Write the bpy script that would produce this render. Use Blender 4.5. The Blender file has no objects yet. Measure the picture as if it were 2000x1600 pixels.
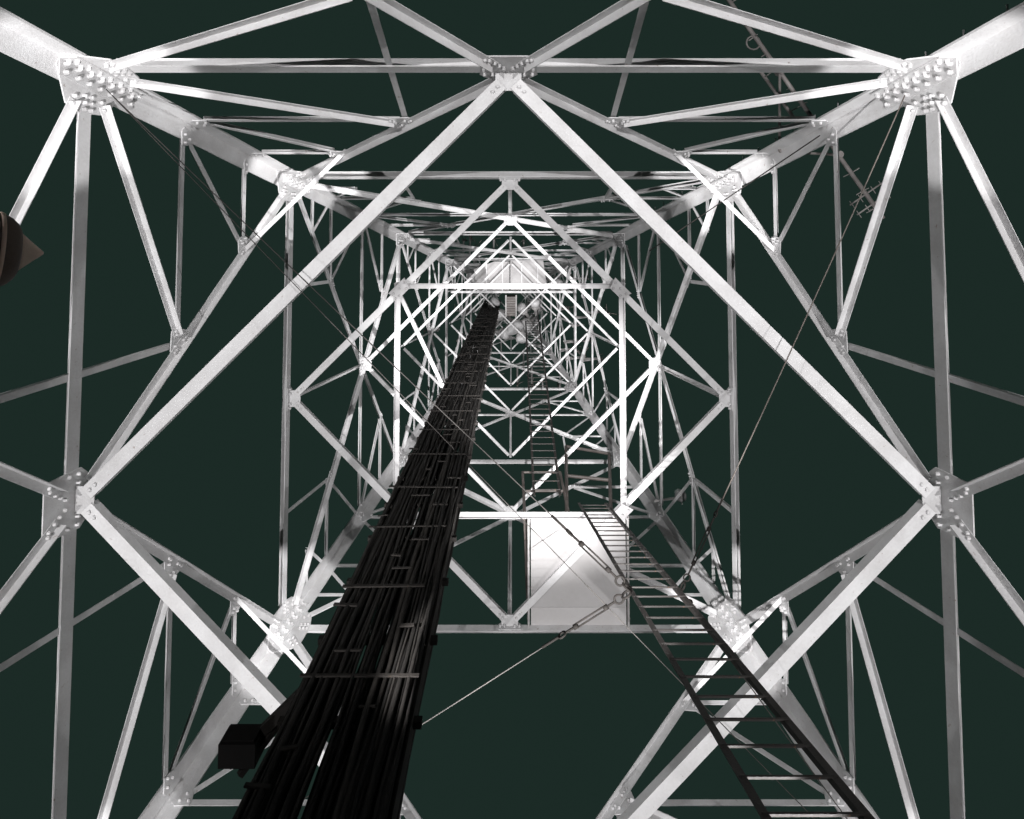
import bpy, bmesh, math, random
from mathutils import Vector as V, Matrix
random.seed(7)
scn=bpy.context.scene
col=scn.collection
EYE=1.6; H=33.10; W0=5.27
L1,L2,L3,L4,L5,L6,L7=6.554,10.770,16.134,20.694,24.1,26.9,29.2
def w(h): return W0*(1-h/H)
CX,CY=0.0356,-2.4718      # where the photographer stands, relative to the tower axis
# ------------------------------------------------------------ materials
def newmat(name):
    m=bpy.data.materials.new(name); m.use_nodes=True
    nt=m.node_tree; b=nt.nodes["Principled BSDF"]; return m,nt,b
def paint(name,lo,hi,rough=.5,rust=.0,metal=0,bump=.15,scale=3.0,rustcol=(.16,.075,.035,1),var=.82):
    m,nt,b=newmat(name); N=nt.nodes; L=nt.links
    tc=N.new('ShaderNodeTexCoord'); oi=N.new('ShaderNodeObjectInfo')
    n1=N.new('ShaderNodeTexNoise'); n1.inputs['Scale'].default_value=scale; n1.inputs['Detail'].default_value=6
    n2=N.new('ShaderNodeTexNoise'); n2.inputs['Scale'].default_value=scale*12; n2.inputs['Detail'].default_value=4
    L.new(tc.outputs['Object'],n1.inputs['Vector']); L.new(tc.outputs['Object'],n2.inputs['Vector'])
    add=N.new('ShaderNodeMath'); add.operation='MULTIPLY_ADD'; add.inputs[1].default_value=.35
    L.new(n2.outputs['Fac'],add.inputs[0]); L.new(n1.outputs['Fac'],add.inputs[2])
    r=N.new('ShaderNodeMapRange'); r.inputs['From Min'].default_value=.4; r.inputs['From Max'].default_value=.95
    L.new(add.outputs[0],r.inputs['Value'])
    mix=N.new('ShaderNodeMix'); mix.data_type='RGBA'; mix.inputs['A'].default_value=(*lo,1); mix.inputs['B'].default_value=(*hi,1)
    L.new(r.outputs['Result'],mix.inputs['Factor'])
    hs=N.new('ShaderNodeHueSaturation'); mr=N.new('ShaderNodeMapRange')
    mr.inputs['To Min'].default_value=var; mr.inputs['To Max'].default_value=1.08
    L.new(oi.outputs['Random'],mr.inputs['Value']); L.new(mr.outputs['Result'],hs.inputs['Value']); L.new(mix.outputs['Result'],hs.inputs['Color'])
    last=hs.outputs['Color']
    if rust>0:
        n3=N.new('ShaderNodeTexNoise'); n3.inputs['Scale'].default_value=scale*5; n3.inputs['Detail'].default_value=8; n3.inputs['Roughness'].default_value=.7
        L.new(tc.outputs['Object'],n3.inputs['Vector'])
        cr=N.new('ShaderNodeValToRGB'); cr.color_ramp.elements[0].position=.66-rust*.2; cr.color_ramp.elements[1].position=.74-rust*.1
        L.new(n3.outputs['Fac'],cr.inputs['Fac'])
        mx=N.new('ShaderNodeMix'); mx.data_type='RGBA'; mx.inputs['B'].default_value=rustcol
        L.new(cr.outputs['Color'],mx.inputs['Factor']); L.new(last,mx.inputs['A']); last=mx.outputs['Result']
    L.new(last,b.inputs['Base Color'])
    b.inputs['Roughness'].default_value=rough; b.inputs['Metallic'].default_value=metal
    bp=N.new('ShaderNodeBump'); bp.inputs['Strength'].default_value=bump; bp.inputs['Distance'].default_value=.01
    L.new(n2.outputs['Fac'],bp.inputs['Height']); L.new(bp.outputs['Normal'],b.inputs['Normal'])
    return m
STEEL=paint("painted_steel",(.54,.53,.53),(.72,.72,.725),.5,.15,0,.3,var=.78)
PLATE=paint("gusset_paint",(.46,.45,.45),(.68,.68,.685),.45,.1,0,.2,5)
FRAME=paint("galvanised_frame",(.27,.265,.265),(.40,.395,.40),.5,.1,0,.2,4)
DECK=paint("deck_sheet",(.40,.385,.38),(.48,.47,.47),.55,.16,0,.1,1.2,(.33,.28,.25,1))
DECK2=paint("upper_deck_sheet",(.30,.29,.29),(.48,.47,.47),.55,.3,0,.1,2,(.20,.17,.15,1))
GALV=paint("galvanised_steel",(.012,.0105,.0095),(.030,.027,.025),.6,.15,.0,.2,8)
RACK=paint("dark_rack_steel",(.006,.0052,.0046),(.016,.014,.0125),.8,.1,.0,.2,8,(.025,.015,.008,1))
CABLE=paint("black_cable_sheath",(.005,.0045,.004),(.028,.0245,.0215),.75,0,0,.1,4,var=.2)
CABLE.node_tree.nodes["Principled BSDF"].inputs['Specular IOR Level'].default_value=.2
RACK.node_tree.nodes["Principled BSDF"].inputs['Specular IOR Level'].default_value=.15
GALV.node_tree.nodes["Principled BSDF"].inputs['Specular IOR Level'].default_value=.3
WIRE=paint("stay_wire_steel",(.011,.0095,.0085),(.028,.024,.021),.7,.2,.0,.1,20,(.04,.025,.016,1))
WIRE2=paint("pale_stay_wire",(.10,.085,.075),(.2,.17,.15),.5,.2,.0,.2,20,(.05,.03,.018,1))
ANT=paint("antenna_finish",(.25,.24,.235),(.5,.49,.485),.5,.2,0,.2,6)
BOOM=paint("weathered_boom",(.06,.05,.045),(.14,.12,.11),.6,.3,0,.2,6)
BOOM2=paint("pale_boom",(.14,.13,.125),(.30,.28,.27),.6,.3,0,.2,6)
CONC=paint("concrete",(.25,.24,.22),(.38,.37,.34),.9,0,0,.4,4)
GROUND=paint("gravel_ground",(.05,.052,.04),(.12,.11,.09),.95,0,0,.6,1.5)
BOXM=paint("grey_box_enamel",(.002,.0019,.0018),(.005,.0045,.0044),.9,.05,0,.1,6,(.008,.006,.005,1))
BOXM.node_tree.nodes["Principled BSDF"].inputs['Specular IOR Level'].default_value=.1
LAMPB=paint("brown_housing",(.09,.06,.048),(.15,.105,.088),.7,.0,0,.1,6)
TAN=paint("tan_plastic",(.60,.42,.34),(.76,.58,.48),.6,.0,0,.1,6)
m,nt,b=newmat("lamp_glass"); b.inputs['Base Color'].default_value=(.85,.9,.88,1); b.inputs['Roughness'].default_value=.1; b.inputs['Transmission Weight'].default_value=.6; GLASS=m
# ------------------------------------------------------------ mesh helpers
class Geo:
    def __init__(s): s.v=[]; s.f=[]
    def add(s,vs,fs):
        o=len(s.v); s.v+= [V(x) for x in vs]; s.f+=[tuple(i+o for i in f) for f in fs]
    def merge(s,g): s.add(g.v,g.f)
def prism(g,ring1,ring2,caps=True):
    n=len(ring1); fs=[(i,(i+1)%n,n+(i+1)%n,n+i) for i in range(n)]
    if caps: fs+=[tuple(range(n))[::-1],tuple(range(n,2*n))]
    g.add(list(ring1)+list(ring2),fs)
def angle(g,p1,p2,n1,n2,s,t,s2=None):
    s2=s2 or s
    p1=V(p1);p2=V(p2); d=(p2-p1).normalized(); b_=(V(n2)-d*V(n2).dot(d)).normalized(); a=d.cross(b_)
    if a.dot(V(n1))<0: a=-a
    sec=[(-s/2,0),(s/2,0),(s/2,t),(-s/2+t,t),(-s/2+t,s2),(-s/2,s2)]
    prism(g,[p1+a*x+b_*y for x,y in sec],[p2+a*x+b_*y for x,y in sec])
def bar(g,p1,p2,a,wa,wb):
    p1=V(p1);p2=V(p2); d=(p2-p1).normalized(); a=(V(a)-d*V(a).dot(d)).normalized(); b_=d.cross(a)
    sec=[(-wa/2,-wb/2),(wa/2,-wb/2),(wa/2,wb/2),(-wa/2,wb/2)]
    prism(g,[p1+a*x+b_*y for x,y in sec],[p2+a*x+b_*y for x,y in sec])
def frame(d):
    d=V(d).normalized(); a=d.cross(V((0,0,1)) if abs(d.z)<.9 else V((1,0,0))).normalized(); return d,a,d.cross(a)
def rod(g,p1,p2,r,n=8,r2=None):
    r2=r if r2 is None else r2
    d,a,b_=frame(V(p2)-V(p1)); p1=V(p1);p2=V(p2)
    c=[(math.cos(2*math.pi*i/n),math.sin(2*math.pi*i/n)) for i in range(n)]
    prism(g,[p1+a*x*r+b_*y*r for x,y in c],[p2+a*x*r2+b_*y*r2 for x,y in c])
def tube(g,pts,r,n=6):
    pts=[V(p) for p in pts]; vs=[];fs=[]
    for k,p in enumerate(pts):
        d,a,b_=frame(pts[min(k+1,len(pts)-1)]-pts[max(k-1,0)])
        for i in range(n):
            t=2*math.pi*i/n; vs.append(p+a*math.cos(t)*r+b_*math.sin(t)*r)
    for k in range(len(pts)-1):
        for i in range(n): fs.append((k*n+i,k*n+(i+1)%n,(k+1)*n+(i+1)%n,(k+1)*n+i))
    fs+=[tuple(range(n))[::-1],tuple(range((len(pts)-1)*n,len(pts)*n))]
    g.add(vs,fs)
def ring(g,c,nrm,R,r,n=14,m_=6):
    d,a,b_=frame(nrm); c=V(c); vs=[];fs=[]
    for i in range(n):
        t=2*math.pi*i/n; rad=a*math.cos(t)+b_*math.sin(t)
        for j in range(m_):
            q=2*math.pi*j/m_; vs.append(c+rad*(R+r*math.cos(q))+d*r*math.sin(q))
    for i in range(n):
        for j in range(m_): fs.append((i*m_+j,((i+1)%n)*m_+j,((i+1)%n)*m_+(j+1)%m_,i*m_+(j+1)%m_))
    g.add(vs,fs)
def lathe(g,c,axis,prof,n=20):
    d,a,b_=frame(axis); c=V(c); vs=[];fs=[]
    for z,r in prof:
        for i in range(n):
            t=2*math.pi*i/n; vs.append(c+d*z+a*math.cos(t)*r+b_*math.sin(t)*r)
    for k in range(len(prof)-1):
        for i in range(n): fs.append((k*n+i,k*n+(i+1)%n,(k+1)*n+(i+1)%n,(k+1)*n+i))
    fs+=[tuple(range(n))[::-1],tuple(range((len(prof)-1)*n,len(prof)*n))]
    g.add(vs,fs)
def box(g,c,sx,sy,sz):
    c=V(c); bar(g,c-V((0,0,sz/2)),c+V((0,0,sz/2)),(1,0,0),sx,sy)
def bolt(g,p,n,r=.02,h=.022):
    d,a,b_=frame(n); p=V(p)
    def rg(z,rr): return [p+d*z+a*math.cos(t)*rr+b_*math.sin(t)*rr for t in [i*math.pi/3 for i in range(6)]]
    r0=rg(0,r);r1=rg(h*.7,r);r2=rg(h,r*.6)
    vs=r0+r1+r2; fs=[(i,(i+1)%6,6+(i+1)%6,6+i) for i in range(6)]+[(6+i,6+(i+1)%6,12+(i+1)%6,12+i) for i in range(6)]+[tuple(range(12,18))]
    g.add(vs,fs)
def mk(name,g,mat,parent=None,smooth=False,origin=None):
    c=V(origin) if origin is not None else (sum(g.v,V((0,0,0)))/len(g.v))
    me=bpy.data.meshes.new(name); me.from_pydata([tuple(x-c) for x in g.v],[],g.f)
    bm=bmesh.new(); bm.from_mesh(me); bmesh.ops.recalc_face_normals(bm,faces=bm.faces); bm.to_mesh(me); bm.free()
    me.materials.append(mat)
    if smooth:
        for p in me.polygons: p.use_smooth=True
    o=bpy.data.objects.new(name,me); o.location=c; col.objects.link(o)
    if parent is not None:
        o.parent=parent; o.location=c-parent.location
    return o
def thing(name,loc,label,cat,group=None):
    e=bpy.data.objects.new(name,None); e.empty_display_size=.3; e.location=loc; col.objects.link(e)
    e["label"]=label; e["category"]=cat
    if group: e["group"]=group
    return e
# ------------------------------------------------------------ tower
tower=thing("lattice_tower",(0,0,0),"white painted steel lattice tower floodlit at night, rising from concrete footings","tower")
REG={}
def reg(kind,g,mat=STEEL): REG.setdefault(kind,[]).append((g,mat))
OUT=[V((1,0,0)),V((0,1,0)),V((-1,0,0)),V((0,-1,0))]
K=W0/H
def T(k): o=OUT[k]; return V((-o.y,o.x,0))
def nin(k): return (-OUT[k]-V((0,0,K))).normalized()
def fp(k,u,h,off=0): return OUT[k]*w(h)+T(k)*u+V((0,0,h+EYE))+nin(k)*off
LEGT=.024;G0,G1=.026,.040
def fm(kind,k,A,B,s,tr1,tr2,layer=1,t=None,down=True,off=None):
    t=t or max(.008,s*.09)
    A=V((A[0],A[1]));B=V((B[0],B[1])); d=(B-A).normalized(); A=A+d*tr1;B=B-d*tr2
    n=nin(k)*layer; o=(G1+.002 if layer>0 else LEGT-.001) if off is None else off
    p1=fp(k,A.x,A.y,o);p2=fp(k,B.x,B.y,o)
    dd=(p2-p1).normalized(); a=dd.cross(n)
    if a.z>0 : a=-a
    if not down: a=-a
    g=Geo(); angle(g,p1,p2,a,n,s,t); reg(kind,g)
def hull(P):
    P=sorted(set((round(x,4),round(y,4)) for x,y in P))
    def half(P):
        r=[]
        for p in P:
            while len(r)>1 and (r[-1][0]-r[-2][0])*(p[1]-r[-2][1])-(r[-1][1]-r[-2][1])*(p[0]-r[-2][0])<=0: r.pop()
            r.append(p)
        return r
    a=half(P);b_=half(P[::-1]); return a[:-1]+b_[:-1]
def gus(k,node,arms,kind="gusset_plate",pad=.05,boltz=None,bs=1.0,o0=G0,o1=G1,shape=None,extra=()):
    """arms: (target point, start, length, halfwidth, nbolts, rows)"""
    nx,ny=node; P=[(nx+x*pad,ny+y*pad) for x,y in ((1,0),(-1,0),(0,1),(0,-1))]; B=list(extra)
    for tgt,st,ln,hw,nb,rows in arms:
        d=V((tgt[0]-nx,tgt[1]-ny)).normalized(); q=V((-d.y,d.x))
        for s_ in (-1,1):
            e=V((nx,ny))+d*ln+q*hw*s_*.9; P.append((e.x,e.y))
        for i in range(nb):
            r=st+(ln-.03-st)*(i/(max(nb-1,1)))
            for c in ([0] if rows==1 else [-hw*.5,hw*.5]):
                e=V((nx,ny))+d*r+q*c; B.append((e.x,e.y))
    if shape: P=shape
    P=[(max(-w(y)+.03,min(w(y)-.03,x)),y) for x,y in P]
    hp=hull(P); g=Geo()
    prism(g,[fp(k,x,y,o0) for x,y in hp],[fp(k,x,y,o1) for x,y in hp])
    zb=o1+.010 if boltz is None else boltz
    for x,y in B: bolt(g,fp(k,x,y,zb-.012),nin(k),.019*bs,.038*bs)
    reg(kind,g,PLATE)
def lw(h): return (.25 if h<L2+.1 else .21 if h<L3 else .17 if h<L4 else .13)
# legs
for sx in (-1,1):
    for sy in (-1,1):
        g=Geo(); hs=[-EYE+.35,L1,L2,L3,L4,L5,L6,L7]
        for i in range(7):
            s=lw(hs[i]+.2); t=LEGT
            def sec(h):
                c=w(h); P=[(0,0),(s,0),(s,t),(t,t),(t,s),(0,s)]
                return [V((sx*(c-x),sy*(c-y),h+EYE)) for x,y in P]
            prism(g,sec(hs[i]+.004),sec(hs[i+1]-.004))
        for h in [x*.01 for x in range(20,1500,45)]: # step bolts on one flange
            if sx>0 and sy<0:
                p=V((sx*(w(h)-.1),sy*(w(h)+.0),h+EYE)); rod(g,p,p+V((0,sy*.14,0)),.01,6)
        mk("leg",g,STEEL,tower)
        g=Geo(); x=w(-EYE)
        prism(g,[V((sx*x+a*.75,sy*x+b_*.75,-.3)) for a,b_ in ((-1,-1),(1,-1),(1,1),(-1,1))],[V((sx*x+a*.45,sy*x+b_*.45,.33)) for a,b_ in ((-1,-1),(1,-1),(1,1),(-1,1))])
        mk("footing",g,CONC,tower)
# splice angles inside leg joints
for (h,ln,nb,bs) in ((L1+.12,.95,7,1.15),(L2+.1,.85,6,1.0),(L3,.7,4,.8),(L4,.5,3,.7),(3.2,.5,3,1)):
    for k in range(4):
        for sg in (-1,1):
            g=Geo(); s=lw(h)-.035; hA,hB=h-ln/2,h+ln/2
            def q(hh,inn): return sg*(w(hh)-inn)
            o0,o1=G1+.003,G1+.019
            r1=[(q(hA,.05),hA),(q(hA,s),hA),(q(hB,s),hB),(q(hB,.05),hB)]
            prism(g,[fp(k,x,y,o0) for x,y in r1],[fp(k,x,y,o1) for x,y in r1])
            for i in range(nb):
                hh=hA+.06+(ln-.12)*i/(nb-1)
                for inn in (.095,s-.04): bolt(g,fp(k,q(hh,inn),hh,o1-.002),nin(k),.020*bs,.045*bs)
            reg("splice_plate",g,PLATE)
TA,TB=.355,.676
def lerp(a,b_,t): return (a[0]+(b_[0]-a[0])*t,a[1]+(b_[1]-a[1])*t)
for k in range(4):
    w1,w2=w(L1),w(L2)
    # main horizontals
    fm("horizontal_beam",k,(-w1,L1),(w1,L1),.15,.26,.26,-1)
    fm("horizontal_beam",k,(-w2,L2),(w2,L2),.13,.26,.26,-1)
    for sg in (-1,1):
        M=(0,L1);C1=(sg*w1,L1);C2=(sg*w2,L2)
        a=lerp(M,C2,TA);b_=lerp(M,C2,TB)
        La=(sg*(w(a[1])-.15),a[1]);Lb=(sg*(w(b_[1])-.15),b_[1])
        L0c=(sg*w(-1.3),-1.3); a0=lerp(M,L0c,.2); La0=(sg*(w(a0[1])-.15),a0[1]); b0=lerp(M,L0c,.6); Lb0=(sg*(w(b0[1])-.15),b0[1])
        fm("diagonal_brace",k,M,C2,.095,.22,.38,1)
        fm("diagonal_brace",k,M,L0c,.085,.22,.3,1)
        fm("lacing_brace",k,C1,a,.075,.40,.13,1)
        fm("lacing_brace",k,La,a,.07,.09,.08,-1)
        fm("lacing_brace",k,La,b_,.07,.11,.08,-1)
        fm("lacing_brace",k,Lb,b_,.065,.09,.07,-1)
        fm("lacing_brace",k,C1,a0,.075,.40,.13,1)
        fm("lacing_brace",k,La0,a0,.075,.1,.08,-1)
        fm("lacing_brace",k,La0,b0,.075,.12,.08,-1)
        fm("lacing_brace",k,Lb0,b0,.075,.1,.08,-1)
        fm("knee_brace",k,a,a0,.065,.06,.06,-1,down=False,off=LEGT-.02)
        gus(k,a,[(C2,.08,.2,.055,3,1),(M,.08,.15,.055,2,1),(C1,.14,.22,.04,2,1),(La,.12,.18,.04,2,1),(a0,.08,.13,.04,1,1)],bs=.9)
        gus(k,b_,[(C2,.07,.16,.045,2,1),(M,.07,.14,.045,2,1),(La,.1,.18,.04,2,1),(Lb,.1,.17,.04,2,1)],bs=.9)
        gus(k,a0,[(L0c,.08,.2,.055,3,1),(M,.08,.16,.055,2,1),(C1,.12,.2,.045,2,1),(La0,.12,.19,.045,2,1)])
        gus(k,La,[(a,.04,.17,.045,2,1),(b_,.12,.18,.04,1,1)],bs=.85)
        gus(k,Lb,[(b_,.03,.16,.04,2,1)],bs=.85)
        gus(k,La0,[(a0,.04,.22,.06,2,2),(b0,.12,.22,.05,1,1)])
        # corner plates
        up=(sg*w(L1+1),L1+1);dn=(sg*w(L1-1),L1-1)
        gus(k,C1,[(M,.3,.46,.08,3,2),(a,.36,.48,.05,2,1),(a0,.36,.48,.05,2,1),(up,.5,.5,.13,0,1),(dn,.35,.36,.13,0,1)],bs=1.1)
        up=(sg*w(L2+1),L2+1);dn=(sg*w(L2-1),L2-1)
        gus(k,C2,[((0,L2),.28,.42,.08,3,2),(M,.34,.52,.07,3,2),((0,L2+2.5),.34,.44,.06,2,1),(up,.4,.42,.12,0,1),(dn,.5,.5,.12,0,1)])
    sh=[(.27,L1-.33),(-.27,L1-.33),(-.29,L1+.09),(.29,L1+.09),(.22,L1+.17),(-.22,L1+.17)]
    ex=[(s_*x,L1+y) for s_ in (-1,1) for x,y in ((.24,.05),(.16,.05),(.08,.05),(.05,-.1),(.09,-.16),(.13,-.22),(.18,-.28),(.24,-.06),(.22,-.29))]
    gus(k,(0,L1),[],shape=sh,extra=ex)
    gus(k,(0,L2),[((1,L2),.08,.18,.055,2,1),((-1,L2),.08,.18,.055,2,1),((0,L3),.1,.2,.05,2,1)])
# corner ties between neighbouring faces
for k in range(4):
    k2=(k+1)%4
    M=(0,L1);C2=(w(L2),L2); b_=lerp(M,C2,TB)
    p=fp(k,b_[0],b_[1],.06); q=fp(k2,-b_[0],b_[1],.06); d=(q-p).normalized()
    g=Geo(); angle(g,p-d*.12,q+d*.12,nin(k),(0,0,1),.06,.008); reg("corner_tie",g)
# X panels
def xpanel(hA,hB,s,sr,detail=True,hbeam=.1):
    wA,wB=w(hA),w(hB); t=wA/(wA+wB); hc=hA+(hB-hA)*t; wc=w(hc)
    for k in range(4):
        fm("horizontal_beam",k,(-wB,hB),(wB,hB),hbeam,.22,.22,-1)
        fm("diagonal_brace",k,(-wA,hA),(wB,hB),s,.35,.3,1)
        fm("diagonal_brace",k,(wA,hA),(-wB,hB),s,.35,.3,-1)
        fm("lacing_brace",k,(0,hA),(0,hc),sr*1.1,.12,.1,1)
        if detail:
            fm("lacing_brace",k,(-wc,hc),(-.08,hc),sr*1.1,.22,.02,-1)
            fm("lacing_brace",k,(wc,hc),(.08,hc),sr*1.1,.22,.02,-1)
            for sg in (-1,1):
                q1=lerp((sg*wA,hA),(0,hc),.5); q2=lerp((0,hc),(sg*wB,hB),.5)
                for q in (q1,q2):
                    fm("lacing_brace",k,(sg*w(q[1]),q[1]),q,sr,.12,.04,-1)
                    fm("lacing_brace",k,(sg*wc,hc),q,sr,.15,.04,-1)
                    gus(k,q,[((0,hc),.05,.13,.04,2,1),((sg*wA,q[1]),.06,.12,.035,1,1)],bs=.8,pad=.04)
                fm("lacing_brace",k,(sg*wA*.5,hA),q1,sr,.05,.05,-1)
                qq=lerp((sg*wA,hA),(0,hc),.25)
                fm("lacing_brace",k,(sg*w(qq[1]),qq[1]),qq,sr*.9,.1,.03,-1)
                fm("lacing_brace",k,(sg*w(q1[1]),q1[1]),qq,sr*.9,.12,.03,-1)
                gus(k,(sg*wc,hc),[((0,hc),.1,.28,.05,2,1),(q1,.1,.24,.04,1,1),(q2,.1,.24,.04,1,1)],bs=.8)
        gus(k,(0,hc),[((wB,hB),.07,.16,.05,2,1),((-wB,hB),.07,.16,.05,2,1),((wA,hA),.07,.16,.05,2,1),((-wA,hA),.07,.16,.05,2,1)],bs=.85)
        for sg in (-1,1):
            gus(k,(sg*wB,hB),[((0,hB),.16,.34,.06,3,1),((0,hc),.2,.38,.05,3,1),((0,hB+2),.2,.34,.05,2,1),((sg*w(hB+1),hB+1),.2,.28,.08,1,1),((sg*w(hB-1),hB-1),.2,.28,.08,1,1)],bs=.9)
    return hc
hc2=xpanel(L2,L3,.085,.06,True,.1)
hc3=xpanel(L3,L4,.07,.045,True,.08)
hc4=xpanel(L4,L5,.055,.035,True,.065)
hc5=xpanel(L5,L6,.05,.03,True,.055)
hc6=xpanel(L6,L7,.045,.03,True,.05)
# plan diaphragms
def dia(h,s,off,trim=.1,plates=True,cross=False):
    c=w(h)-off
    if cross:
        for sg in (-1,1):
            g=Geo(); angle(g,V((-c+.1,-sg*(c-.1),h+EYE+.03+.02*sg)),V((c-.1,sg*(c-.1),h+EYE+.03+.02*sg)),(1,-sg,0),(0,0,1),s*.8,.008); reg("plan_brace",g)
    for k in range(4):
        p=OUT[k]*c+V((0,0,h+EYE)); q=OUT[(k+1)%4]*c+V((0,0,h+EYE)); d=(q-p).normalized()
        g=Geo(); angle(g,p+d*trim,q-d*trim,(p+q),(0,0,1),s,max(.008,s*.08),s*.8)
        if plates:
            for e,dd in ((p,d),(q,-d)):
                for i in range(2): bolt(g,e+dd*(trim+.05+.07*i),(0,0,-1),.018,.022)
        reg("plan_brace",g)
        if plates:
            g=Geo(); n=T(k); o=OUT[k]; z0=h+EYE+.014; z1=h+EYE+.028
            P=[p+n*.13+o*.04,p-n*.13+o*.04,p-n*.13-o*.1,p-n*.05-o*.14,p+n*.05-o*.14,p+n*.13-o*.1]
            prism(g,[V((x.x,x.y,z0)) for x in P],[V((x.x,x.y,z1)) for x in P]); reg("gusset_plate",g,PLATE)
dia(L1,.135,.09); dia(L2,.105,.07); dia(hc2,.075,.08,.06); dia(L3,.06,.1,.06,False); dia(hc3,.05,.1,.05,False); dia(L4,.05,.1,.05,False,True); dia(hc4,.04,.1,.05,False); dia(L5,.045,.1,.05,False,True); dia(hc5,.04,.1,.05,False); dia(L6,.04,.1,.05,False)
# inner square frame carried by the second diaphragm
c=(w(L2)-.07)/2+.05; zz=L2+EYE-.016
for i,(a,b_) in enumerate((((-c,-c),(c,-c)),((c,-c),(c,c)),((c,c),(-c,c)),((-c,c),(-c,-c)))):
    p=V((*a,zz-.004*i));q=V((*b_,zz-.004*i)); d=(q-p).normalized()
    g=Geo(); angle(g,p-d*.06,q+d*.06,-(p+q),(0,0,-1),.085,.010,.06); reg("inner_frame_beam",g,FRAME)
    g=Geo(); o=V((p.x,p.y,0)).normalized(); n=V((-o.y,o.x,0)); P=[p+n*.18+o*.02,p-n*.18+o*.02,p-n*.12-o*.16,p+n*.12-o*.16]
    prism(g,[V((x.x,x.y,zz-.11)) for x in P],[V((x.x,x.y,zz-.098)) for x in P])
    for x,y in ((.12,-.04),(-.12,-.04),(0,-.05),(.08,-.13),(-.08,-.13)): 
        r=p+n*x+o*y; bolt(g,V((r.x,r.y,zz-.11)),(0,0,-1),.018,.025)
    reg("frame_plate",g,FRAME)
# bracket from inner frame to the cable rack
g=Geo(); angle(g,V((-c,-c+.1,zz+.02)),V((-1.02,-.1,zz+.02)),(0,1,0),(0,0,1),.06,.008); reg("rack_bracket",g,FRAME)
for kind,items in REG.items():
    for i,(g,mt) in enumerate(items):
        if i<99 or len(items)<=100: mk(kind,g,mt,tower)
    if len(items)>100:
        G=Geo()
        for g,mt in items[99:]: G.merge(g)
        o=mk(kind,G,items[0][1],tower); o["kind"]="stuff"
# ------------------------------------------------------------ ladders
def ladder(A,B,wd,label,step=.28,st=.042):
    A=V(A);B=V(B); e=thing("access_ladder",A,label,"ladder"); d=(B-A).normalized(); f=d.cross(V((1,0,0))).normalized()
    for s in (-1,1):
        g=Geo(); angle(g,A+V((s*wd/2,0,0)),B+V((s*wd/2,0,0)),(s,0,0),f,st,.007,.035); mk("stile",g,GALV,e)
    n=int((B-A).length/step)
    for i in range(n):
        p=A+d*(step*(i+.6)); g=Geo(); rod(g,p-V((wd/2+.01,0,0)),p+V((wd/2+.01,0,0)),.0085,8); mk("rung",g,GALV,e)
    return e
def wc_(x,y,h): return V((x+CX,y+CY,h+EYE))
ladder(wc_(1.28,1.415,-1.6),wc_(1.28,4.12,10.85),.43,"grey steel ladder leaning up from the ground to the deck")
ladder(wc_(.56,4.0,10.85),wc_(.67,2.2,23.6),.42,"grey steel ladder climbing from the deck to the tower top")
# ------------------------------------------------------------ deck with guard rails
dk=thing("access_deck",wc_(1.05,5.1,L2),"white sheet steel deck with guard rails resting on tower beams","platform")
zt=L2+.06
g=Geo(); box(g,wc_(1.05,5.01,zt),1.50,1.42,.012); 
for i in range(9):
    for x in (.33,1.77): bolt(g,wc_(x,4.38+i*.155,zt-.005),(0,0,-1),.012,.012)
mk("deck_sheet",g,DECK,dk)
g=Geo(); box(g,wc_(1.05,5.89,zt+.002),1.50,.33,.012); mk("deck_sheet",g,DECK,dk)
for x in (.262,1.83):
    g=Geo(); bar(g,wc_(x,4.3,zt-.02),wc_(x,6.03,zt-.02),(0,0,1),.07,.03); mk("edge_beam",g,ANT,dk)
g=Geo()
posts=[(.2,4.28),(.26,5.1),(.26,5.9),(1.84,5.1),(1.84,5.9),(.9,4.28)]
for x,y in posts: rod(g,wc_(x,y,zt),wc_(x,y,zt+1.9),.025,8)
for hh in (.95,1.9):
    for a,b_ in (((.2,4.28),(.26,5.9)),((.26,5.9),(1.84,5.9)),((1.84,5.9),(1.84,5.1)),((.2,4.28),(.9,4.28))): rod(g,wc_(*a,zt+hh),wc_(*b_,zt+hh),.022,8)
mk("guard_rail",g,BOOM,dk)
g=Geo()
A_,B_,C_,D_=wc_(.87,4.3,L2+.05),wc_(1.15,4.3,14.4),wc_(2.02,4.36,14.1),wc_(1.57,4.3,L2+.05)
for p,q in ((A_,B_),(B_,C_),(C_,D_),(A_.lerp(B_,.5),D_.lerp(C_,.5))): rod(g,p,q,.032,8)
mk("guard_rail",g,BOOM,dk)
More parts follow.
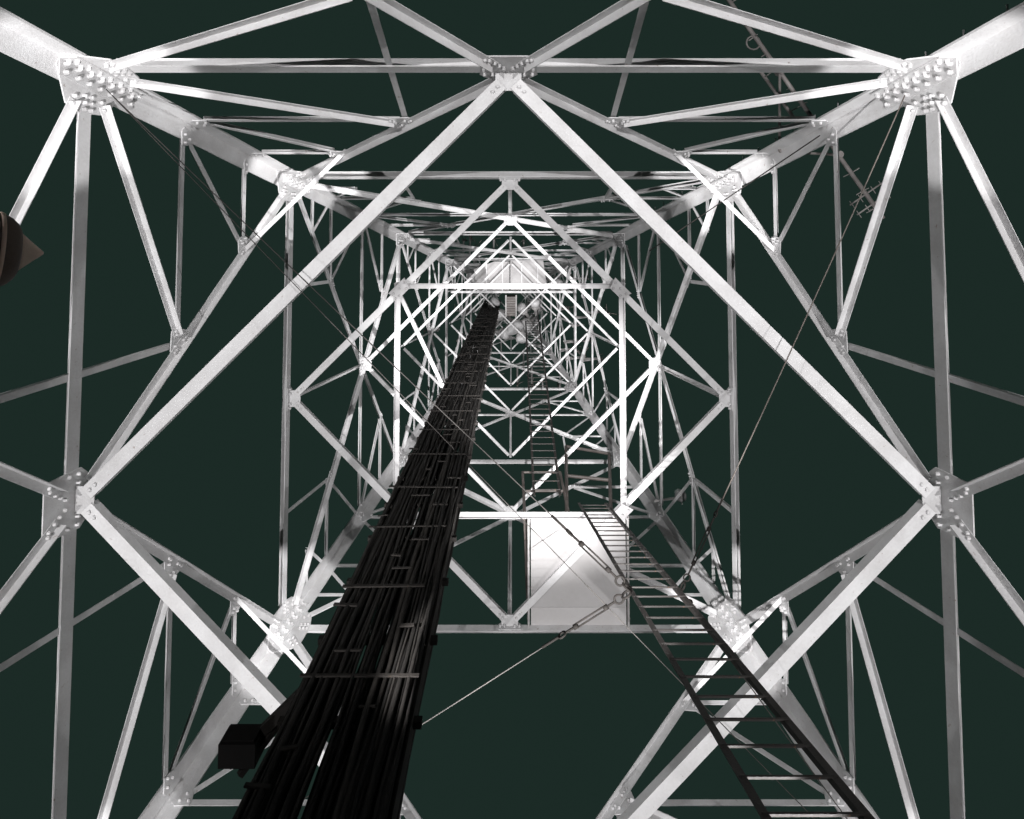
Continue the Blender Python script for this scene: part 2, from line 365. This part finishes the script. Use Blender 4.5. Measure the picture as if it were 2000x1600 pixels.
# ------------------------------------------------------------ cable run
cr=thing("feeder_cable_run",wc_(-.70,2.05,-1.6),"thick bundle of black feeder cables on a vertical rack","cables")
x0,y0=-.70,2.07; hb,ht=-1.6,24.6
for s in (-1,1):
    g=Geo(); angle(g,wc_(x0+s*.275,y0,hb),wc_(x0+s*.275,y0,ht),(0,-1,0),(-s,0,0),.09,.008,.045); mk("rail",g,RACK,cr)
hh=hb+.4
rungs=[]
while hh<ht: rungs.append(hh); hh+=.6
for i,hh in enumerate(rungs):
    g=Geo(); bar(g,wc_(x0-.31,y0,hh),wc_(x0+.31,y0,hh),(0,0,1),.04,.03); mk("rung",g,RACK,cr)
for lay,yy,rr in ((0,-.05,.014),(1,-.10,.010),(2,.05,.019),(3,.10,.018)):
    x=-.25
    while x<.25:
        r=rr*random.uniform(.5,1.35); x+=r
        if random.random()<.93:
            pts=[];hh=hb+.05; ph=random.uniform(0,6.28); am=random.choice((.003,.006,.012))
            end=ht-random.uniform(0,3)
            while hh<end:
                pts.append(wc_(x0+x+am*math.sin(hh*1.3+ph)+random.uniform(-.006,.006),y0+yy+random.uniform(-.02,.02),hh)); hh+=.37
            g=Geo(); tube(g,pts,r,7); mk("feeder_cable",g,CABLE,cr,smooth=True)
        x+=r+random.choice((.001,.004,.008,.014))
for i in range(98):
    hh=hb+1.5+.2*i+random.uniform(-.03,.03)
    if i%4==0: a_,b2=-.29+random.uniform(0,.05),.29-random.uniform(0,.1)
    else: a_=random.uniform(-.3,.18); b2=a_+random.uniform(.04,.15)
    g=Geo(); bar(g,wc_(x0+a_,y0-.118,hh),wc_(x0+min(b2,.31),y0-.118,hh+random.uniform(-.02,.02)),(0,0,1),random.uniform(.01,.024),.008); mk("cable_clamp",g,RACK,cr)
# junction box beside rack
jx,jy,jh=-1.42,2.64,3.65
jb=thing("junction_box",wc_(jx,jy,jh-.2),"small dark grey steel junction box on a rack bracket","box")
g=Geo(); box(g,wc_(jx,jy,jh),.19,.12,.14); mk("enclosure",g,BOXM,jb)
g=Geo(); box(g,wc_(jx,jy-.067,jh),.17,.012,.12); mk("door",g,BOXM,jb)
g=Geo(); angle(g,wc_(jx-.1,jy+.10,jh+.05),wc_(-.9,2.15,jh+.05),(0,0,1),(0,1,0),.05,.006); angle(g,wc_(jx,jy+.10,jh-.05),wc_(-.9,2.15,jh+.3),(0,0,1),(0,1,0),.03,.006); mk("bracket",g,RACK,jb)
# ------------------------------------------------------------ stays with turnbuckles
def stay(P,Q,label,tb=True,sag=.03,r=.006,ts=1.0,mat=WIRE):
    """P anchor at tower corner, Q anchor at ladder"""
    P=V(P);Q=V(Q); e=thing("stay_wire",P,label,"wire"); d=(P-Q).normalized(); L=(P-Q).length
    s0=.78 if tb else 0.0
    A=Q+d*s0; n=14; pts=[A+(P-A)*(i/n)+V((0,0,-sag*4*(i/n)*(1-i/n))) for i in range(n+1)]
    g=Geo(); tube(g,pts,r,6); mk("wire",g,mat,e,True)
    if tb:
        g=Geo(); dd,a,b_=frame(d)
        ring(g,Q+d*.05,a,.045*ts,.011*ts)
        ring(g,Q+d*.13,b_,.04*ts,.01*ts)
        rod(g,Q+d*.16,Q+d*.26,.011*ts); rod(g,Q+d*.25,Q+d*.29,.024*ts); rod(g,Q+d*.57,Q+d*.61,.024*ts)
        for s in (-1,1): rod(g,Q+d*.27+a*.017*s*ts,Q+d*.6+a*.017*s*ts,.008*ts)
        rod(g,Q+d*.6,Q+d*.7,.011*ts); ring(g,Q+d*.735,a,.035*ts,.01*ts)
        rod(g,Q+d*.76,Q+d*.95,.012*ts)
        mk("turnbuckle",g,RACK,e,True)
    return e
def corner(sx,sy,h,inn=.28): return V((sx*(w(h)-inn),sy*(w(h)-inn),h+EYE))
hl=6.1; yl=1.763+.2175*hl
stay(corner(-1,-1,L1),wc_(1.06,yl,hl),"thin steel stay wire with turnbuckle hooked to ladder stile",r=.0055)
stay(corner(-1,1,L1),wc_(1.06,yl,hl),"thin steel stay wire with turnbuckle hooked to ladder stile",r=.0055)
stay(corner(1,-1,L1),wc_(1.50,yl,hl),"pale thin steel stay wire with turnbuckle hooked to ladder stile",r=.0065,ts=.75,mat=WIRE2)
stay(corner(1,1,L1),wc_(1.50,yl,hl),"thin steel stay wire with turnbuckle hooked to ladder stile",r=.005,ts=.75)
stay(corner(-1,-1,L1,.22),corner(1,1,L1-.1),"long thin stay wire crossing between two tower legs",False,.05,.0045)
stay(corner(1,-1,L1+1.5,.2),corner(1,-1,L2,.3)+V((-1.0,.9,0)),"short thin stay rod beside tower leg",False,.0,.008)
# ------------------------------------------------------------ antenna poles outside the corner
def pole_ant(h,p,q,label,r=.032):
    P=V((p[0]+CX,p[1]+CY,h+EYE));Q=V((q[0]+CX,q[1]+CY,h+EYE)); e=thing("dipole_antenna",P,label,"antenna"); g=Geo(); rod(g,P,Q,r,10); mk("boom",g,BOOM2,e,True)
    d,a,b_=frame(Q-P); L=(Q-P).length; s=.15
    while s<L:
        for k_ in range(2):
            c_=P+d*s; an=random.uniform(0,6.28); v=a*math.cos(an)+b_*math.sin(an); g=Geo(); rod(g,c_,c_+v*random.uniform(.08,.14),.007,6); mk("stud",g,BOOM2,e)
        s+=.3
    if L>2:
      for ss in (L-.25,L-.42): 
        g=Geo(); c_=P+d*ss; rod(g,c_-a*.28,c_+a*.28,.011,6)
        for u in (-.25,-.1,.12,.26): rod(g,c_+a*u-d*.05,c_+a*u+d*.07,.006,6)
        mk("element",g,BOOM2,e)
    return e,P,Q
e,P,Q=pole_ant(9.5,(3.1,-3.62),(5.3,-.36),"slim steel antenna boom with short studs clamped outside a tower leg")
for tt in (.35,.62,.72):
    g=Geo(); p=P+(Q-P)*tt; a=V((w(9.2)-.05,-w(9.2)+.05,9.2+EYE)); rod(g,a,p,.02,8); rod(g,p-V((0,0,.07)),p+V((0,0,.07)),.05,8); mk("bracket",g,BOOM2,e)
d_=(Q-P).normalized(); g=Geo(); ring(g,P+d_*.8+V((-.05,.05,0)),(0,0,1),.1,.012); mk("hook",g,BOOM2,e)
pole_ant(9.2,(3.45,-2.45),(4.0,-1.65),"short antenna stub pole beside a tower leg",.025)
# ------------------------------------------------------------ obstruction light
ol=thing("obstruction_light",wc_(3.45,5.15,14),"small white obstruction lantern on a bracket outside the tower leg","lamp")
g=Geo(); lathe(g,wc_(3.45,5.15,13.85),(0,0,1),[(0,.06),(.02,.11),(.07,.12),(.08,.07)]); mk("base",g,PLATE,ol,True)
g=Geo(); lathe(g,wc_(3.45,5.15,13.93),(0,0,1),[(0,.085),(.08,.1),(.16,.09),(.2,.03)]); mk("lens",g,GLASS,ol,True)
g=Geo(); bar(g,wc_(3.45,5.15,13.84),wc_(2.9,5.25,13.9),(0,0,1),.04,.04); rod(g,wc_(3.45,5.27,13.8),wc_(3.45,5.27,14.25),.012); mk("bracket",g,ANT,ol)
# ------------------------------------------------------------ lamp near the photographer
sl=thing("spotlight",wc_(-1.36,.03,-1.6),"dark bell shaped spotlight with tan pointed tip on a post","lamp")
ax=V((1,.1,1.0)).normalized(); cx=wc_(-1.20,.02,1.62)-ax*.06
g=Geo(); lathe(g,cx,ax,[(-.2,.02),(-.19,.045),(-.16,.07),(-.09,.09),(-.04,.096),(0,.096),(.025,.09),(.042,.08),(.054,.068),(.06,.056)],32); mk("housing",g,LAMPB,sl,True)
g=Geo(); lathe(g,cx,ax,[(.014,.0935),(.017,.0945),(.023,.0925),(.026,.08)],32); mk("rim",g,TAN,sl,True)
g=Geo(); lathe(g,cx,ax,[(.056,.054),(.068,.042),(.09,.022),(.112,.003)],32); mk("tip",g,TAN,sl,True)
g=Geo(); rod(g,wc_(-1.44,.02,-1.6),wc_(-1.44,.02,1.5),.025); rod(g,wc_(-1.44,.02,1.48),wc_(-1.33,.02,1.55),.02); mk("post",g,RACK,sl)
# ------------------------------------------------------------ equipment near the top
ed=thing("upper_deck",wc_(0,1.4,L4),"white sheet steel equipment deck near the tower top","platform")
for P in ([(-.05,.52),(.98,.52),(1.1,1.42),(-.05,1.46)],[(-.55,.56),(-.08,.56),(-.08,1.47),(-1.1,1.5),(-1.2,.8)]):
    g=Geo(); prism(g,[wc_(x,y,L4+.25) for x,y in P],[wc_(x,y,L4+.27) for x,y in P]); mk("deck_sheet",g,DECK2,ed)
for x in (-.8,-.3,.3,.8):
    g=Geo(); bar(g,wc_(x,.6,L4+.2),wc_(x,1.5,L4+.2),(0,0,1),.07,.04); mk("deck_beam",g,STEEL,ed)
g=Geo(); bar(g,wc_(-1.9,1.5,L4+.12),wc_(1.9,1.5,L4+.12),(0,0,1),.1,.06); mk("deck_beam",g,STEEL,ed)
eq=thing("equipment_cabinet",wc_(.02,1.9,21),"grey equipment cabinet hung inside the tower top","box")
g=Geo(); box(g,wc_(-.03,1.95,21.3),.3,.6,.9); mk("cabinet",g,BOOM,eq)
for x in (-.19,.13):
    g=Geo(); bar(g,wc_(x,1.6,20.86),wc_(x,2.3,20.86),(0,0,1),.05,.04); mk("frame_rail",g,ANT,eq)
g=Geo()
for i in range(8): bar(g,wc_(-.16,1.68+i*.075,20.83),wc_(.1,1.68+i*.075,20.83),(0,0,1),.02,.02)
mk("grille",g,BOOM2,eq)
for i,(x,y,h,R) in enumerate(((0.05,2.62,21.4,.3),(-.42,2.35,21.8,.2),(.5,2.6,21.8,.22),(-.3,2.85,21.4,.18),(.36,2.15,21.7,.17),(.32,2.95,21.5,.19),(-.62,1.95,21.6,.17),(-1.2,1.2,21.5,.28),(1.35,1.3,21.5,.26),(.75,2.0,21.6,.16))):
    d_=thing("dish_antenna",wc_(x,y,h),"round grey dish antenna mounted inside the tower top","antenna","dish antennas in the tower top")
    ax=V((math.sin(i*2.4+.5),math.cos(i*2.4+.5),-.5)).normalized()
    g=Geo(); lathe(g,wc_(x,y,h),ax,[(0,R),(.14,R),(.18,R*.96),(.21,R*.6),(.22,.02)],24); mk("radome",g,PLATE,d_,True)
    g=Geo(); lathe(g,wc_(x,y,h),-ax,[(0.01,R*.98),(.10,R*.7),(.16,.06),(.34,.05)],24); mk("reflector",g,ANT,d_,True)
    g=Geo(); rod(g,wc_(x,y,h)-ax*.3,wc_(x,y,h)-ax*.3+V((0,0,1.3)),.03); mk("mount_pipe",g,ANT,d_)
# side arms with whips around level four to five
for i in range(40):
    k=i%4; h=random.uniform(19.5,26.5); u=random.uniform(-.95,.95)*w(h)
    e=thing("whip_antenna",fp(k,u,h),"whip antenna on a side arm near the tower top","antenna","whip antennas around the tower top")
    p=fp(k,u,h); q=p+OUT[k]*random.uniform(.3,1.0)+V((0,0,.1)); g=Geo(); rod(g,p,q,.03,8); rod(g,p-V((0,0,.4)),q,.02,6); mk("side_arm",g,ANT,e)
    g=Geo(); rod(g,q-V((0,0,.5)),q+V((0,0,random.uniform(.8,1.8))),.028,8)
    for z in (-.3,0,.3,.6): rod(g,q+V((0,0,z)),q+V((random.uniform(-.25,.25),random.uniform(-.25,.25),z)),.01,6)
    mk("whip",g,BOOM,e)
# ------------------------------------------------------------ ground
g=Geo(); S=400; n=40
vs=[V((-S+2*S*i/n,-S+2*S*j/n,0)) for i in range(n+1) for j in range(n+1)]
g.add(vs,[(i*(n+1)+j,(i+1)*(n+1)+j,(i+1)*(n+1)+j+1,i*(n+1)+j+1) for i in range(n) for j in range(n)])
o=mk("ground",g,GROUND); o["kind"]="structure"
# ------------------------------------------------------------ floodlights
def flood(x,y,aim,P,cone,blend,colr=(1,.985,.99),rad=.02,group="floodlights on the ground around the tower base"):
    e=thing("floodlight",(x,y,0),"black box floodlight on the ground aimed up at the tower","lamp",group)
    c_=V((x,y,.35)); d=(V(aim)-c_).normalized(); dd,a,b_=frame(d)
    g=Geo(); prism(g,[c_-d*.16+a*i*.1+b_*j*.08 for i,j in ((-1,-1),(1,-1),(1,1),(-1,1))],[c_+d*.02+a*i*.19+b_*j*.15 for i,j in ((-1,-1),(1,-1),(1,1),(-1,1))]); mk("housing",g,RACK,e)
    g=Geo(); rod(g,(x,y,0),(x,y,.2),.03); box(g,(x,y,.015),.3,.3,.03); mk("stand",g,RACK,e)
    l=bpy.data.lights.new("flood_beam",'SPOT'); l.energy=P; l.spot_size=math.radians(cone); l.spot_blend=blend; l.color=colr; l.shadow_soft_size=rad
    lo=bpy.data.objects.new("flood_beam",l); col.objects.link(lo); lo.parent=e; lo.location=c_+d*.06-e.location
    lo.rotation_euler=d.to_track_quat('-Z','Y').to_euler()
src2={(-1,-1):(3.5,2.0),(1,1):(-2.4,-3.2),(-1,1):(2.9,-2.8),(1,-1):(-2.4,3.2)}
for sx in (-1,1):
    for sy in (-1,1):
        flood(sx*4.6,sy*4.5,(sx*4.3,sy*4.2,14),2100 if sy<0 else 1650,116,.7)
        flood(sx*1.2,-sy*.3,(sx*(w(L1)-.05),sy*(w(L1)-.05),L1+EYE+.2),4600 if sy<0 else 3000,13,.4)
        x,y=src2[(sx,sy)]; flood(x,y,(sx*w(L2),sy*w(L2),L2+EYE+.2),14000 if sy<0 else 12500,9,.4)
        flood(sx*1.0,sy*1.2,(0,0,26),3600,15,1)
for a,b_,P in (((-3.6,1.7),(3.1,.4),17000),((3.6,-2.0),(-3.1,.8),17000),((1.0,3.6),(-.8,-3.1),17000),((.5,-3.7),(1.0,3.1),12500)):
    flood(*a,(*b_,20 if a[1]>-3 else 21.5),P,19,.7)
# ------------------------------------------------------------ sky
wd=bpy.data.worlds.new("World"); scn.world=wd; wd.use_nodes=True
bg=wd.node_tree.nodes["Background"]; bg.inputs['Color'].default_value=(.0115,.0236,.0192,1); bg.inputs['Strength'].default_value=1
# ------------------------------------------------------------ camera
cam=bpy.data.cameras.new("camera"); co=bpy.data.objects.new("camera",cam); col.objects.link(co)
cam.sensor_fit='HORIZONTAL'; cam.sensor_width=36; cam.lens=23.4; cam.shift_y=-.1979; cam.clip_start=.02; cam.clip_end=1500
co.location=(CX,CY,EYE); co.rotation_euler=(math.pi+.0552,0,0)
scn.camera=co
scn.view_settings.view_transform='Standard'; scn.view_settings.look='None'; scn.view_settings.exposure=0
